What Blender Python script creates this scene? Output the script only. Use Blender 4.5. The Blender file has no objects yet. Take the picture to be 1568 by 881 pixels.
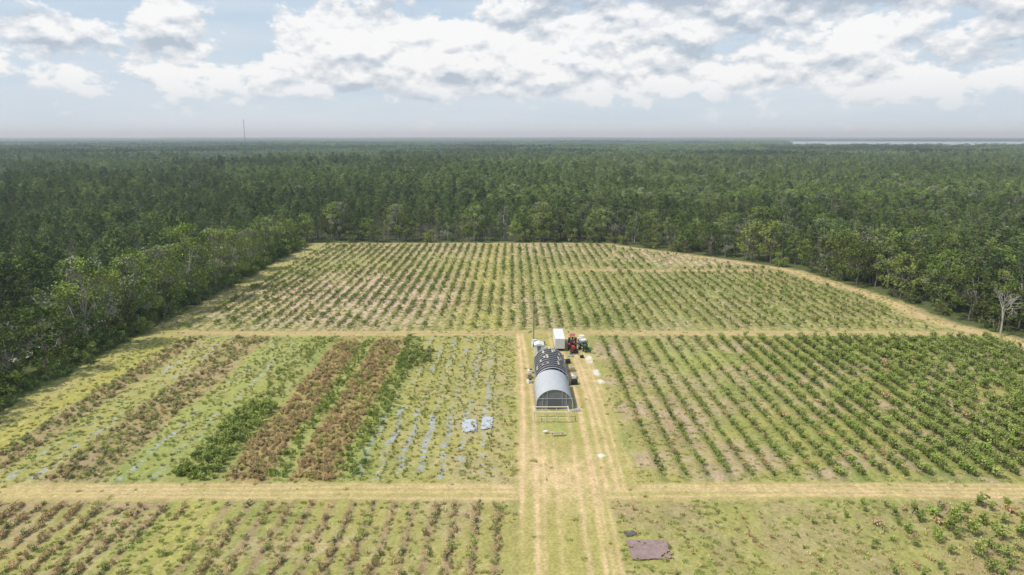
import bpy, math, numpy as np
from mathutils import Vector, Matrix
R = np.random.RandomState(7)
scene = bpy.context.scene
COL = scene.collection

# ---------------------------------------------------------------- noise utils
_tabs = {}
def vnoise(x, y, seed=0):
    if seed not in _tabs:
        _tabs[seed] = np.random.RandomState(1000+seed).rand(256, 256)
    T = _tabs[seed]
    xi = np.floor(x).astype(int); yi = np.floor(y).astype(int)
    fx = x-xi; fy = y-yi
    fx = fx*fx*(3-2*fx); fy = fy*fy*(3-2*fy)
    a = T[xi & 255, yi & 255]; b = T[(xi+1) & 255, yi & 255]
    c = T[xi & 255, (yi+1) & 255]; d = T[(xi+1) & 255, (yi+1) & 255]
    return (a*(1-fx)+b*fx)*(1-fy)+(c*(1-fx)+d*fx)*fy
def fbm(x, y, seed=0, oct=4):
    s = 0; a = .5; t = 0
    for i in range(oct):
        s = s+a*vnoise(x*2**i+13.7*i, y*2**i+7.1*i, seed+i); t += a; a *= .55
    return s/t
def sstep(a, b, x):
    t = np.clip((x-a)/(b-a), 0, 1); return t*t*(3-2*t)
def band(x, a, b, s=.6):
    return sstep(a-s, a+s, x)*(1-sstep(b-s, b+s, x))

# ---------------------------------------------------------------- materials
def new_mat(name):
    m = bpy.data.materials.new(name); m.use_nodes = True
    nt = m.node_tree; nt.nodes.clear()
    out = nt.nodes.new('ShaderNodeOutputMaterial')
    return m, nt, out
def N(nt, t, **kw):
    n = nt.nodes.new(t)
    for k, v in kw.items(): setattr(n, k, v)
    return n
def mth(nt, op, a, b=None, c=None, clamp=False):
    n = N(nt, 'ShaderNodeMath', operation=op, use_clamp=clamp)
    for i, v in enumerate((a, b, c)):
        if v is None: continue
        if isinstance(v, (int, float)): n.inputs[i].default_value = v
        else: nt.links.new(v, n.inputs[i])
    return n.outputs[0]
def mixc(nt, f, a, b, mode='MIX'):
    n = N(nt, 'ShaderNodeMix', data_type='RGBA', blend_type=mode)
    for s, v in ((n.inputs[0], f), (n.inputs[6], a), (n.inputs[7], b)):
        if isinstance(v, (int, float)): s.default_value = v
        elif isinstance(v, tuple): s.default_value = (v[0], v[1], v[2], 1)
        else: nt.links.new(v, s)
    return n.outputs[2]

def surf_mat(name, col, rough=.7, var=.25, scale=3.0, metal=0.0, spec=.3):
    m, nt, out = new_mat(name)
    p = N(nt, 'ShaderNodeBsdfPrincipled')
    p.inputs['Roughness'].default_value = rough
    p.inputs['Metallic'].default_value = metal
    p.inputs['Specular IOR Level'].default_value = spec
    g = N(nt, 'ShaderNodeNewGeometry')
    no = N(nt, 'ShaderNodeTexNoise'); no.inputs['Scale'].default_value = scale
    no.inputs['Detail'].default_value = 5
    nt.links.new(g.outputs['Position'], no.inputs['Vector'])
    c = mixc(nt, no.outputs[0], tuple(v*(1-var) for v in col), tuple(min(1, v*(1+var)) for v in col))
    nt.links.new(c, p.inputs['Base Color'])
    nt.links.new(p.outputs[0], out.inputs[0])
    return m

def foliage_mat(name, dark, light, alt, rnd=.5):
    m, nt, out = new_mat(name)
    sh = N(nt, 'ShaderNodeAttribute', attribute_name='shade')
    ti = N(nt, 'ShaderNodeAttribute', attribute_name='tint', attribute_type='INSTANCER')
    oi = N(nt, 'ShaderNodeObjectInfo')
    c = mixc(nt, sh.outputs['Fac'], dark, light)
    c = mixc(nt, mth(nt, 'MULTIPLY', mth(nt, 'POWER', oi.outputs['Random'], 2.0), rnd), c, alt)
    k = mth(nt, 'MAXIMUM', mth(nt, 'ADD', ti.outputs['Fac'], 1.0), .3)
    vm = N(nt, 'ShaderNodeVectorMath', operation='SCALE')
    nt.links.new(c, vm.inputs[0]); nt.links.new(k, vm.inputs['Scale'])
    d = N(nt, 'ShaderNodeBsdfDiffuse')
    nt.links.new(vm.outputs[0], d.inputs[0])
    nt.links.new(d.outputs[0], out.inputs[0])
    return m

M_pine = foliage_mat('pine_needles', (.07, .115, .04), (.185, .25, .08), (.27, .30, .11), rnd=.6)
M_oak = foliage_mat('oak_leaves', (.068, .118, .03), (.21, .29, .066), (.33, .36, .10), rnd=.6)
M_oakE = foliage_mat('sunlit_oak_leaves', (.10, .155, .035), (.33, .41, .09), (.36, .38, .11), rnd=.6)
M_moss = foliage_mat('mossy_leaves', (.18, .20, .13), (.34, .35, .24), (.28, .29, .17))
M_shrubG = foliage_mat('shrub_green', (.12, .18, .04), (.285, .355, .085), (.37, .39, .13))
M_shrubO = foliage_mat('shrub_olive', (.22, .235, .09), (.39, .395, .17), (.41, .35, .17))
M_shrubB = foliage_mat('shrub_brown', (.40, .27, .14), (.60, .44, .23), (.42, .40, .16))
M_weed = foliage_mat('tall_weed', (.22, .30, .065), (.42, .48, .125), (.46, .45, .15))
M_grass = foliage_mat('grass_blades', (.40, .37, .13), (.61, .55, .23), (.64, .56, .31), rnd=.8)
M_grassG = foliage_mat('grass_green', (.27, .33, .085), (.44, .48, .14), (.48, .46, .19), rnd=.6)
M_bark = surf_mat('bark', (.20, .165, .13), .9, .35, 2)
M_barkP = surf_mat('bark_pale', (.38, .35, .31), .9, .3, 2)

# ---------------------------------------------------------------- mesh building
class MB:
    def __init__(s): s.v = []; s.f = []; s.m = []; s.sh = []; s.n = 0
    def add(s, v, f, mi=0, sh=None):
        v = np.asarray(v, float).reshape(-1, 3)
        s.v.append(v); s.f += [tuple(int(i)+s.n for i in q) for q in f]
        s.m += [mi]*len(f)
        s.sh.append(np.full(len(v), .5) if sh is None else np.asarray(sh, float))
        s.n += len(v)
    def box(s, c, d, mi=0, rz=0.0):
        x, y, z = [k/2 for k in d]
        P = np.array([[i*x, j*y, k*z] for k in (-1, 1) for j in (-1, 1) for i in (-1, 1)])
        cs, sn = math.cos(rz), math.sin(rz)
        P = np.c_[P[:, 0]*cs-P[:, 1]*sn, P[:, 0]*sn+P[:, 1]*cs, P[:, 2]]+np.array(c)
        s.add(P, [(0, 2, 3, 1), (4, 5, 7, 6), (0, 1, 5, 4), (2, 6, 7, 3), (0, 4, 6, 2), (1, 3, 7, 5)], mi)
    def tube(s, p0, p1, r0, r1=None, n=6, mi=0, cap=True):
        r1 = r0 if r1 is None else r1
        p0 = np.array(p0, float); p1 = np.array(p1, float); a = p1-p0
        L = np.linalg.norm(a)
        if L < 1e-6: return
        a /= L; u = np.cross(a, [0, 0, 1] if abs(a[2]) < .9 else [1, 0, 0]); u /= np.linalg.norm(u); w = np.cross(a, u)
        t = np.arange(n)*2*math.pi/n
        ring = np.cos(t)[:, None]*u+np.sin(t)[:, None]*w
        f = [(i, (i+1) % n, n+(i+1) % n, n+i) for i in range(n)]
        if cap: f += [tuple(range(n))[::-1], tuple(range(n, 2*n))]
        s.add(np.r_[p0+ring*r0, p1+ring*r1], f, mi)
    def leaves(s, c, size, sh, mi=1, aspect=.6, up=0.0):
        n = len(c)
        nr = R.normal(size=(n, 3)); nr[:, 2] += up+.5; nr /= np.linalg.norm(nr, axis=1)[:, None]
        t = np.cross(nr, R.normal(size=(n, 3))); t /= np.linalg.norm(t, axis=1)[:, None]
        b = np.cross(nr, t)
        sz = (size*R.uniform(.6, 1.35, n))[:, None]
        t = t*sz*.5; b = b*sz*.5*aspect
        V = np.stack([c-t-b*.6, c+t*.3-b, c+t+b*.4, c-t*.2+b], 1).reshape(-1, 3)
        k = np.arange(n)*4
        s.add(V, np.stack([k, k+1, k+2, k+3], 1), mi, np.repeat(np.clip(sh+R.normal(0, .12, n), 0, 1), 4))
    def mesh(s, name, mats, smooth=False):
        me = bpy.data.meshes.new(name)
        me.from_pydata(np.concatenate(s.v).tolist(), [], s.f)
        for m in mats: me.materials.append(m)
        me.polygons.foreach_set('material_index', np.array(s.m, dtype=np.int32))
        a = me.attributes.new('shade', 'FLOAT', 'POINT'); a.data.foreach_set('value', np.concatenate(s.sh).astype(np.float32))
        if smooth: me.polygons.foreach_set('use_smooth', np.ones(len(s.f), dtype=bool))
        me.update(); return me
    def obj(s, name, mats, loc=(0, 0, 0), rz=0, parent=None, smooth=False, link=True):
        o = bpy.data.objects.new(name, s.mesh(name, mats, smooth))
        o.location = loc; o.rotation_euler = (0, 0, rz)
        if parent: o.parent = parent
        if link: COL.objects.link(o)
        return o
def empty(name, loc, rz=0):
    o = bpy.data.objects.new(name, None); o.location = loc; o.rotation_euler = (0, 0, rz); COL.objects.link(o); return o

def ball(n, r, flat=1.0, shell=.45):
    d = R.normal(size=(n, 3)); d /= np.linalg.norm(d, axis=1)[:, None]
    q = R.uniform(shell, 1.0, n)[:, None]
    return d*q*np.array([r, r, r*flat])

def pine(H, crown0, rad, tuft, nb, dens=20):
    b = MB()
    k = R.normal(0, .25, (4, 2)); k[0] = 0
    zs = np.linspace(0, H*.97, 5); pts = [np.array([k[min(i, 3)][0]*i*.5, k[min(i, 3)][1]*i*.5, z]) for i, z in enumerate(zs)]
    for i in range(4): b.tube(pts[i], pts[i+1], .24*(1-i/4.6)*H/20+.03, .24*(1-(i+1)/4.6)*H/20+.02, 6, 0, False)
    def trunk(z):
        f = z/(H*.97)*4; i = min(3, int(f)); return pts[i]+(pts[i+1]-pts[i])*(f-i)
    for j in range(nb):
        t = (j+.5)/nb; z = crown0*H+(H*.98-crown0*H)*t**.85
        prof = max(.18, (1-t)**.65*(.55+.45*min(1, t/.2)))
        L = rad*prof*R.uniform(.65, 1.25); a = j*2.4+R.uniform(-.5, .5)
        e = trunk(min(z, H*.96))+np.array([math.cos(a)*L, math.sin(a)*L, L*R.uniform(.05, .4)])
        b.tube(trunk(min(z, H*.96)), e, .06, .02, 3, 0, False)
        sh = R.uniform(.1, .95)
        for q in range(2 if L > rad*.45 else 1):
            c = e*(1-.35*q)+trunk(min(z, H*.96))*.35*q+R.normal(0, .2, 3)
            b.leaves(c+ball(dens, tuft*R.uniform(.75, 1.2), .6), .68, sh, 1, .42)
    b.leaves(trunk(H*.96)+ball(dens, tuft*.7, 1.1)+[0, 0, .2], .5, .8, 1, .4)
    return b

def oak(H, rad, ncl, low=.25, leafsz=.55, dens=50, moss=0.0, clr=1.5):
    b = MB()
    fork = np.array([R.uniform(-.4, .4), R.uniform(-.4, .4), H*R.uniform(.25, .35)])
    b.tube((0, 0, 0), fork, .035*H*.6, .026*H*.6, 7, 0, False)
    limbs = []
    nl = 6
    for i in range(nl):
        a = i*2*math.pi/nl+R.uniform(-.4, .4); L = rad*R.uniform(.35, .6)
        e = fork+np.array([math.cos(a)*L, math.sin(a)*L, H*R.uniform(.15, .38)])
        b.tube(fork, e, .013*H*.7, .008*H*.7, 5, 0, False); limbs.append(e)
    top = fork+np.array([R.uniform(-.6, .6), R.uniform(-.6, .6), H*.45]); b.tube(fork, top, .014*H*.7, .006*H*.7, 5, 0, False); limbs.append(top)
    for i in range(ncl):
        u = R.uniform(low, 1.0); a = R.uniform(0, 2*math.pi)
        w = (math.sin(math.pi*min(1, (u-low)/(1-low)*.80+.17))**.7)
        rr = rad*w*math.sqrt(R.uniform(.15, 1.0))
        c = np.array([math.cos(a)*rr, math.sin(a)*rr, H*u*.95+.2])
        l = min(limbs, key=lambda q: np.linalg.norm(q-c)); b.tube(l, c, .06, .02, 3, 0, False)
        mo = R.rand() < moss
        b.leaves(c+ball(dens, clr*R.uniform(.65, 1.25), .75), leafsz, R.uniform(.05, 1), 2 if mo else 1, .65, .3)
        if mo: b.leaves(c+[0, 0, -1]+ball(18, .7, 1.7), .5, .6, 2, .3)
    return b

def bush(h, r, n, sz, ncl=6, mi=1, spike=False):
    b = MB()
    for i in range(ncl):
        a = R.uniform(0, 6.28); q = r*math.sqrt(R.rand())*.8
        c = np.array([math.cos(a)*q, math.sin(a)*q, h*R.uniform(.3, .82)])
        b.tube((0, 0, 0), c, .02, .008, 3, 0, False)
        pts = ball(n//ncl, r*.5, h/(2.2*r) if spike else .8); b.leaves(np.maximum(c+pts, [-9, -9, .03]), sz, R.uniform(.05, 1), mi, .5)
    return b

def grass(h, r, n):
    b = MB(); V = []; F = []
    for i in range(n):
        a = R.uniform(0, 6.28); q = r*math.sqrt(R.rand()); p = np.array([math.cos(a)*q, math.sin(a)*q, 0.])
        a2 = R.uniform(0, 6.28); w = np.array([math.cos(a2), math.sin(a2), 0])*R.uniform(.015, .04)*2
        t = p+np.array([R.normal(0, .2), R.normal(0, .2), h*R.uniform(.4, 1.0)])
        k = len(V); V += [p-w, p+w, t]; F.append((k, k+1, k+2))
    b.add(V, F, 1, np.repeat(R.rand(n), 3)); return b

def proto_coll(name, items):
    c = bpy.data.collections.new(name)
    for i, (nm, b, mats) in enumerate(items):
        o = bpy.data.objects.new('p%02d_%s' % (i, nm), b.mesh(nm, mats)); c.objects.link(o)
    return c

def instancer(name, P, rotz, scl, idx, tint, coll, tilt=0.0):
    n = len(P); me = bpy.data.meshes.new(name); me.vertices.add(n)
    me.vertices.foreach_set('co', np.asarray(P, np.float32).ravel())
    def at(nm, ty, arr, key):
        a = me.attributes.new(nm, ty, 'POINT'); a.data.foreach_set(key, arr)
    rot = np.c_[R.normal(0, tilt, n) if tilt else np.zeros(n), R.normal(0, tilt, n) if tilt else np.zeros(n), rotz].astype(np.float32)
    scl = np.asarray(scl, np.float32)
    if scl.ndim == 1: scl = np.c_[scl, scl, scl]
    at('rot', 'FLOAT_VECTOR', rot.ravel(), 'vector'); at('scl', 'FLOAT_VECTOR', scl.astype(np.float32).ravel(), 'vector')
    at('idx', 'INT', np.asarray(idx, np.int32), 'value'); at('tint', 'FLOAT', np.asarray(tint, np.float32), 'value')
    o = bpy.data.objects.new(name, me); COL.objects.link(o)
    g = bpy.data.node_groups.new(name+'_nodes', 'GeometryNodeTree')
    g.interface.new_socket('Geometry', in_out='INPUT', socket_type='NodeSocketGeometry')
    g.interface.new_socket('Geometry', in_out='OUTPUT', socket_type='NodeSocketGeometry')
    gi = g.nodes.new('NodeGroupInput'); go = g.nodes.new('NodeGroupOutput')
    ip = g.nodes.new('GeometryNodeInstanceOnPoints'); ci = g.nodes.new('GeometryNodeCollectionInfo')
    ci.inputs['Collection'].default_value = coll
    ci.inputs['Separate Children'].default_value = True; ci.inputs['Reset Children'].default_value = True
    def na(nm, ty):
        q = g.nodes.new('GeometryNodeInputNamedAttribute'); q.data_type = ty; q.inputs['Name'].default_value = nm
        return q.outputs['Attribute']
    L = g.links.new
    L(gi.outputs[0], ip.inputs['Points']); L(ci.outputs[0], ip.inputs['Instance'])
    ip.inputs['Pick Instance'].default_value = True
    L(na('idx', 'INT'), ip.inputs['Instance Index']); L(na('rot', 'FLOAT_VECTOR'), ip.inputs['Rotation'])
    L(na('scl', 'FLOAT_VECTOR'), ip.inputs['Scale'])
    L(ip.outputs[0], go.inputs[0])
    md = o.modifiers.new('instances', 'NODES'); md.node_group = g
    return o

# ---------------------------------------------------------------- layout functions
def edgeR(y): return np.interp(y, [40, 150, 181, 203, 240, 278, 301, 328, 353], [150, 145, 139, 130, 126.5, 119, 100, 74, 49])+1.5*np.sin(y*.09)
def in_field(x, y, m=0.0): return (x > -103+m) & (x < edgeR(y)-m) & (y < 353-m)
HGT = lambda x, y: .10*(fbm(x*.35, y*.35, 3, 3)-.5)+.5*(fbm(x*.02, y*.02, 9, 2)-.5)
PLASTIC = [-25.2, -22.0, -18.7, -15.3, -12.0, -8.6, -5.0, -81.5, -77.6, -63.0, -58.2]

# ---------------------------------------------------------------- field sheet
def build_field():
    xs = np.arange(-116, 152, .36); ys = np.arange(38, 362, .36)
    X, Y = np.meshgrid(xs, ys); nx, ny = len(xs), len(ys)
    Z = HGT(X, Y)
    n1 = fbm(X*.05, Y*.05, 20, 4); n2 = fbm(X*.25, Y*.2, 30, 4); n3 = fbm(X*1.1, Y*.7, 40, 3); n4 = fbm(X*.12, Y*.12, 55, 4)
    C = lambda r, g, b: np.array([r, g, b])[None, None, :]
    def mix(a, b, t): return a*(1-t[..., None])+b*t[..., None]
    yg = C(.375, .345, .115); gr = C(.255, .29, .088); tan = C(.44, .355, .20); sand = C(.66, .475, .27); pink = C(.49, .36, .26); brn = C(.29, .205, .125); yel = C(.47, .41, .11)
    col = mix(yg+0*X[..., None], gr, sstep(.38, .68, n1*.5+n2*.5))
    col = mix(col, tan, sstep(.48, .72, n4*.6+n3*.4)*.8)
    far = (Y > 189)
    pk = np.exp(-(((X+52)/34)**2+((Y-232)/36)**2))*1.3+np.exp(-(((X+10)/60)**2+((Y-335)/22)**2))*.9+np.exp(-(((X-84)/24)**2+((Y-312)/18)**2))*2.6+.22+np.exp(-(((X-8)/9)**2+((Y-215)/20)**2))*.6
    col = mix(col, pink*1.15, far*np.clip(pk*(n2*1.8), 0, .92)*sstep(.26, .46, n3))
    col = mix(col, yel, far*np.exp(-((X+8)/10)**2)*sstep(.35, .6, n2)*.7)
    col = mix(col, gr*1.35, far*np.exp(-(((X-17)/8)**2+((Y-240)/30)**2))*.7)
    rb = (Y > 101) & (Y < 184) & (X > 21)
    col = mix(col, pink*.92, rb*sstep(.42, .64, n4)*.6)
    col = mix(col, brn*1.3, rb*np.exp(-(((X-30)/8)**2))*sstep(.4, .6, n2)*.5)
    col = mix(col, gr*1.2, rb*np.exp(-(((X-42)/12)**2+((Y-165)/22)**2))*.6)
    rowk = .5+.5*np.cos(2*np.pi*(X-24.5)/3.6)
    rows = ((Y > 101) & (Y < 184) & (X > 22) | far & ((Y < 277) | (Y > 281)))*in_field(X, Y, 8)
    col = mix(col, gr*.68, rows*sstep(.4, 1, rowk)*.6)
    nb = (Y < 96)
    rowk2 = .5+.5*np.cos(2*np.pi*(X+2.2)/3.1)
    nl = nb & (X < .5)
    col = mix(col, brn*1.15, nl*sstep(.35, 1, rowk2)*(.45+.6*n2))
    col = mix(col, brn*1.4, (nl & (X < -52))*sstep(.35, .65, n2)*.65)
    col = mix(col, C(.42, .40, .11), nl*band(X+2*n2, -49, -42.5, 1.6)*.55)
    nr = nb & (X > 15)
    col = mix(col, brn*1.35, nr*sstep(.38, .64, n2*.6+n4*.4)*.65)
    col = mix(col, gr, nr*band(X, 20, 60, 5)*.25)
    lb = (Y > 101) & (Y < 184) & (X < .5)
    wob = X+1.2*(fbm(X*.02, Y*.07, 61, 2)-.5)*2
    for a, b_, c, s in [(-97, -90.5, yel, .7), (-90, -84, brn*1.3, .75), (-84, -76, yg*1.05, .7), (-76, -66, brn*1.2, .75), (-66, -55, gr*1.2, .7), (-55, -47, gr*1.05, .7),
                        (-47, -39.5, C(.38, .27, .125), .85), (-39.5, -36.5, gr*1.25, .8), (-36.5, -28.5, C(.38, .275, .125), .85), (-28.5, -23, gr*1.15, .7), (-23, 0, yg, .5)]:
        col = mix(col, c, lb*band(wob, a, b_, .7)*s*(.45+.7*n2))
    col = mix(col, tan, lb*band(X, -12, .5, 1)*sstep(.4, .6, n2)*.5)
    for px in PLASTIC:
        L_ = px < -30
        w = 1-sstep(.25, .75, np.abs(X-px+.3*np.sin(Y*.4)+.9*(n2-.5)))
        vis = .03*np.exp(-((Y-120)/30)**2)+.0*Y if not L_ else -.03+0*Y
        frag = fbm(X*.8+px, Y*2.0, 70+int(abs(px)), 3)*.72+.28*fbm(X*.06, Y*.05, 77, 2)+vis
        k = w*lb*sstep(.53, .60, frag)
        col = mix(col, C(.36, .39, .44), k*.85)
    e = .9*(n3-.5)+2.0*(n2-.5)
    def track(cur, m, base, rutc, rut):
        c = mix(base+0*X[..., None], rutc, rut)
        return mix(cur, c, np.clip(m, 0, 1))
    ruts_y = np.clip(sum(np.exp(-((Y-r+.35*np.sin(X*.05+r)+.5*(n4-.5))/.38)**2) for r in (96.6, 98.2, 99.4, 100.4))*(.35+1.0*n2), 0, 1)
    gbase = C(.41, .36, .135)
    col = track(col, band(Y+e*.8, 95.6, 100.9, .6), gbase, sand*.95, np.clip(ruts_y*.85*sstep(-100, -60, X)+.3*(n4-.3), 0, 1))
    r2 = np.clip(sum(np.exp(-((Y-r+.4*np.sin(X*.06+r))/.5)**2) for r in (185.6, 187.8))*(.2+n2), 0, 1)
    col = track(col, band(Y+e*.8, 184, 189.3, .8)*(X > -100)*(X < edgeR(Y)-3), C(.43, .355, .15), sand*.85, r2*.75)
    col = track(col, band(Y+e*.5, 276.5, 281, .8)*(X > 20)*(X < edgeR(Y)), C(.42, .33, .16), sand*.85, n2*.7)
    lane = band(X+e*.8, .6, 20.2, .7)*band(Y, 99, 186, 1)+band(X+e*.5, 1.2, 14.5, .5)*(Y < 100)
    cx = X+.9*np.sin(Y*.035)
    lr = np.zeros_like(X)
    for r, w, a in ((1.6, .4, 1.2), (3.3, .4, 1.2), (5.0, .3, .5), (6.6, .3, .4), (10.6, .35, .8), (12.1, .3, 1.), (13.3, .3, .8), (14.6, .35, 1.), (16.2, .35, 1.), (17.6, .3, .7), (19.0, .3, .5)):
        lr += a*np.exp(-((cx-r-.4*np.sin(Y*.02+r*2))/w)**2)
    lr = np.clip(lr*(.35+1.1*n2), 0, 1)
    core = np.exp(-(((X-9)/6)**2+((Y-103)/9)**2))+.8*np.exp(-(((X-3.5)/2.2)**2+((Y-112)/9)**2))+.6*np.exp(-(((X-17.5)/2.5)**2+((Y-150)/22)**2))+.45*np.exp(-(((X-1.5)/1.8)**2+((Y-150)/40)**2))
    lanec = C(.39, .35, .12)
    col = track(col, lane, lanec, sand, np.clip(lr*.9+core*(.2+n3*.8), 0, .95))
    gg = np.exp(-(((X-8)/3.4)**2+((Y-121)/7)**2))*.75
    col = mix(col, gr*1.2, gg*sstep(.3, .55, n2))
    for (ax, ay, sx, sy) in ((19.6, 154, 1.0, 3.2), (19.2, 163, .8, 3.5), (15.4, 110.8, .9, .7), (20, 147.5, .9, 1.6)):
        d = ((X-ax)/sx)**2+((Y-ay)/sy)**2
        col = mix(col, C(.72, .68, .58), np.clip(1.2-d+(n3-.5)*1.6, 0, 1)*.85)
    dR = edgeR(Y)-X; dL = X+103; dT = 353-Y
    pr = (band(dR+e, 0, 6.5, .8)*(Y < 350))
    col = track(col, pr, C(.44, .355, .16), sand*.95, np.clip(n2*1.1*band(dR, 2, 6.2, .8), 0, 1))
    pl = band(dL+e, 1, 8, .9)*(Y > 60)
    rl = np.clip(sum(np.exp(-((dL-r)/.4)**2) for r in (3.0, 5.2)), 0, 1)
    col = track(col, pl*(1-.45*(Y > 190)), C(.39, .36, .12), C(.50, .39, .21), rl*.7*n2*1.6)
    col = mix(col, C(.42, .33, .16), band(dT+e, 0, 4, 1)*(X < 50)*.6)
    out = 1-sstep(-3, 1.5, np.minimum(np.minimum(dR, dL), dT)+e*2)
    col = mix(col, C(.11, .13, .05), out)
    col *= (.80+.40*n3)[..., None]
    col = np.clip(col, 0, 1)
    me = bpy.data.meshes.new('farm_field')
    me.vertices.add(nx*ny); me.vertices.foreach_set('co', np.stack([X, Y, Z], -1).astype(np.float32).ravel())
    i = (np.arange(ny-1)[:, None]*nx+np.arange(nx-1)[None, :]).ravel()
    q = np.stack([i, i+1, i+nx+1, i+nx], 1).astype(np.int32); nf = len(q)
    me.loops.add(nf*4); me.loops.foreach_set('vertex_index', q.ravel())
    me.polygons.add(nf); me.polygons.foreach_set('loop_start', np.arange(nf, dtype=np.int32)*4)
    me.polygons.foreach_set('use_smooth', np.ones(nf, dtype=bool))
    a = me.attributes.new('groundcol', 'FLOAT_COLOR', 'POINT')
    a.data.foreach_set('color', np.concatenate([col, np.ones(col.shape[:2]+(1,))], -1).astype(np.float32).ravel())
    me.update(calc_edges=True); me.validate()
    m, nt, out = new_mat('field_soil_and_grass')
    at = N(nt, 'ShaderNodeAttribute', attribute_name='groundcol')
    g = N(nt, 'ShaderNodeNewGeometry')
    no = N(nt, 'ShaderNodeTexNoise'); no.inputs['Scale'].default_value = 2.2; no.inputs['Detail'].default_value = 6; no.inputs['Roughness'].default_value = .75
    nt.links.new(g.outputs['Position'], no.inputs['Vector'])
    f = mth(nt, 'ADD', mth(nt, 'MULTIPLY', no.outputs[0], 1.8), .10)
    vm = N(nt, 'ShaderNodeVectorMath', operation='SCALE'); nt.links.new(at.outputs['Color'], vm.inputs[0]); nt.links.new(f, vm.inputs['Scale'])
    d = N(nt, 'ShaderNodeBsdfDiffuse'); nt.links.new(vm.outputs[0], d.inputs[0])
    bp = N(nt, 'ShaderNodeBump'); bp.inputs['Strength'].default_value = .5; bp.inputs['Distance'].default_value = .2
    nt.links.new(no.outputs[0], bp.inputs['Height']); nt.links.new(bp.outputs[0], d.inputs['Normal'])
    nt.links.new(d.outputs[0], out.inputs[0])
    me.materials.append(m)
    o = bpy.data.objects.new('farm_field', me); COL.objects.link(o)
build_field()

b = MB(); b.add([(-20000, -3000, -.6), (20000, -3000, -.6), (20000, 20000, -.6), (-20000, 20000, -.6)], [(0, 1, 2, 3)])
b.obj('ground', [surf_mat('forest_floor', (.075, .085, .04), .95, .5, .05)])

# ---------------------------------------------------------------- field plants
SH = proto_coll('shrub_kinds', [
    ('green_shrub', bush(1.6, .62, 190, .26, 8), [M_bark, M_shrubG]),
    ('green_shrub', bush(1.9, .55, 180, .24, 7, spike=True), [M_bark, M_shrubG]),
    ('olive_shrub', bush(1.3, .6, 160, .25, 8), [M_bark, M_shrubO]),
    ('olive_shrub', bush(1.1, .55, 130, .22, 6), [M_bark, M_shrubO]),
    ('brown_shrub', bush(1.1, .75, 170, .26, 9), [M_bark, M_shrubB]),
    ('brown_shrub', bush(.9, .65, 150, .24, 8), [M_bark, M_shrubB]),
    ('tall_weed', bush(1.7, .6, 170, .26, 7, spike=True), [M_bark, M_weed]),
    ('low_weed', bush(.8, .8, 140, .24, 8), [M_bark, M_weed]),
])
px, py, pi, ps, pt = [], [], [], [], []
def plant(x, y, kind, s, t=0.0): px.append(x); py.append(y); pi.append(kind); ps.append(s); pt.append(t)
def row(x0, y0, y1, step, pfun, kfun, sfun, jx=.10):
    y = y0+R.uniform(0, step)
    while y < y1:
        if R.rand() < pfun(x0, y): plant(x0+R.normal(0, jx), y, kfun(x0, y), sfun(x0, y)*R.uniform(.65, 1.3), R.normal(0, .15))
        y += step*R.uniform(.8, 1.2)
f1 = lambda x, y, s=101, k=.06: float(fbm(np.array([x*k]), np.array([y*k]), s, 3)[0])
for x in np.arange(24.5, 140, 3.6):
    row(x, 103, 182, .95, lambda x, y: (0 if x > edgeR(y)-8 else (.74+.3*float(sstep(35, 75, x)))*(1.15 if f1(x, y) > .38 else .6)),
        lambda x, y: (R.choice([0, 1]) if R.rand() < .65+.32*float(sstep(40, 80, x)) else R.choice([2, 3, 4])),
        lambda x, y: .70+.58*float(sstep(35, 95, x))*(1.2-(y-103)/200), .17)
for x in np.arange(-93.5, 122, 3.6):
    row(x, 192, 349, 1.35, lambda x, y: 0 if (x > edgeR(y)-9 or (276 < y < 282 and x > 18) or (60 < x and y > 285 and R.rand() < .85)) else (2.0*f1(x, y, 111, .06)-.2),
        lambda x, y: R.choice([0, 1, 0, 2]) if f1(x, y, 121) > .42 else R.choice([2, 3, 0]),
        lambda x, y: .60+.55*f1(x, y, 131, .09), .2)
def stripe(x0, x1, y0, y1, dens, kinds, s0, s1, thr=.34):
    n = int((x1-x0)*(y1-y0)*dens)
    for i in range(n):
        y = R.uniform(y0, y1); x = R.uniform(x0, x1)+2.2*(f1(x0, y, 155, .07)-.5)
        if f1(x, y, 141, .12) > thr: plant(x, y, R.choice(kinds), R.uniform(s0, s1), R.normal(0, .15))
stripe(-90, -84.5, 102, 183, .9, [2, 3, 4, 2, 7], .4, .8, .3)
stripe(-75.5, -66.5, 102, 183, .8, [2, 2, 3, 4, 3, 7], .4, .8, .3)
stripe(-54.5, -47.8, 102, 134, 1.2, [6, 7, 6, 0, 1], .55, 1.1, .26)
stripe(-55, -48.5, 132, 183, .6, [7, 6, 3], .4, .8)
stripe(-46.6, -40, 102, 178, 1.4, [4, 5, 4, 5, 4, 7, 2], .45, .85, .22)
stripe(-36.3, -29, 102, 180, 1.4, [4, 5, 4, 5, 4, 7, 6], .45, .85, .22)
stripe(-39.6, -37, 102, 180, 1.0, [7, 6, 0], .4, .8, .25)
stripe(-28.4, -24.5, 102, 183, 1.1, [6, 7, 6, 0], .4, .85, .28)
stripe(-28, -20, 158, 171, .8, [0, 6, 2], .6, 1.0)
stripe(-66, -55, 102, 183, .35, [7, 7, 2, 3], .3, .65)
stripe(-84, -76, 102, 183, .25, [7, 3], .3, .5)
stripe(-97, -90, 102, 183, .15, [7, 7], .3, .5)
stripe(-24, 0, 102, 183, .25, [2, 3, 7, 7], .25, .5)
for x in PLASTIC[:7]:
    row(x+1.0, 102, 183, 1.0, lambda x, y: .6, lambda x, y: R.choice([7, 6, 2, 3]), lambda x, y: .45, .25)
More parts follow.
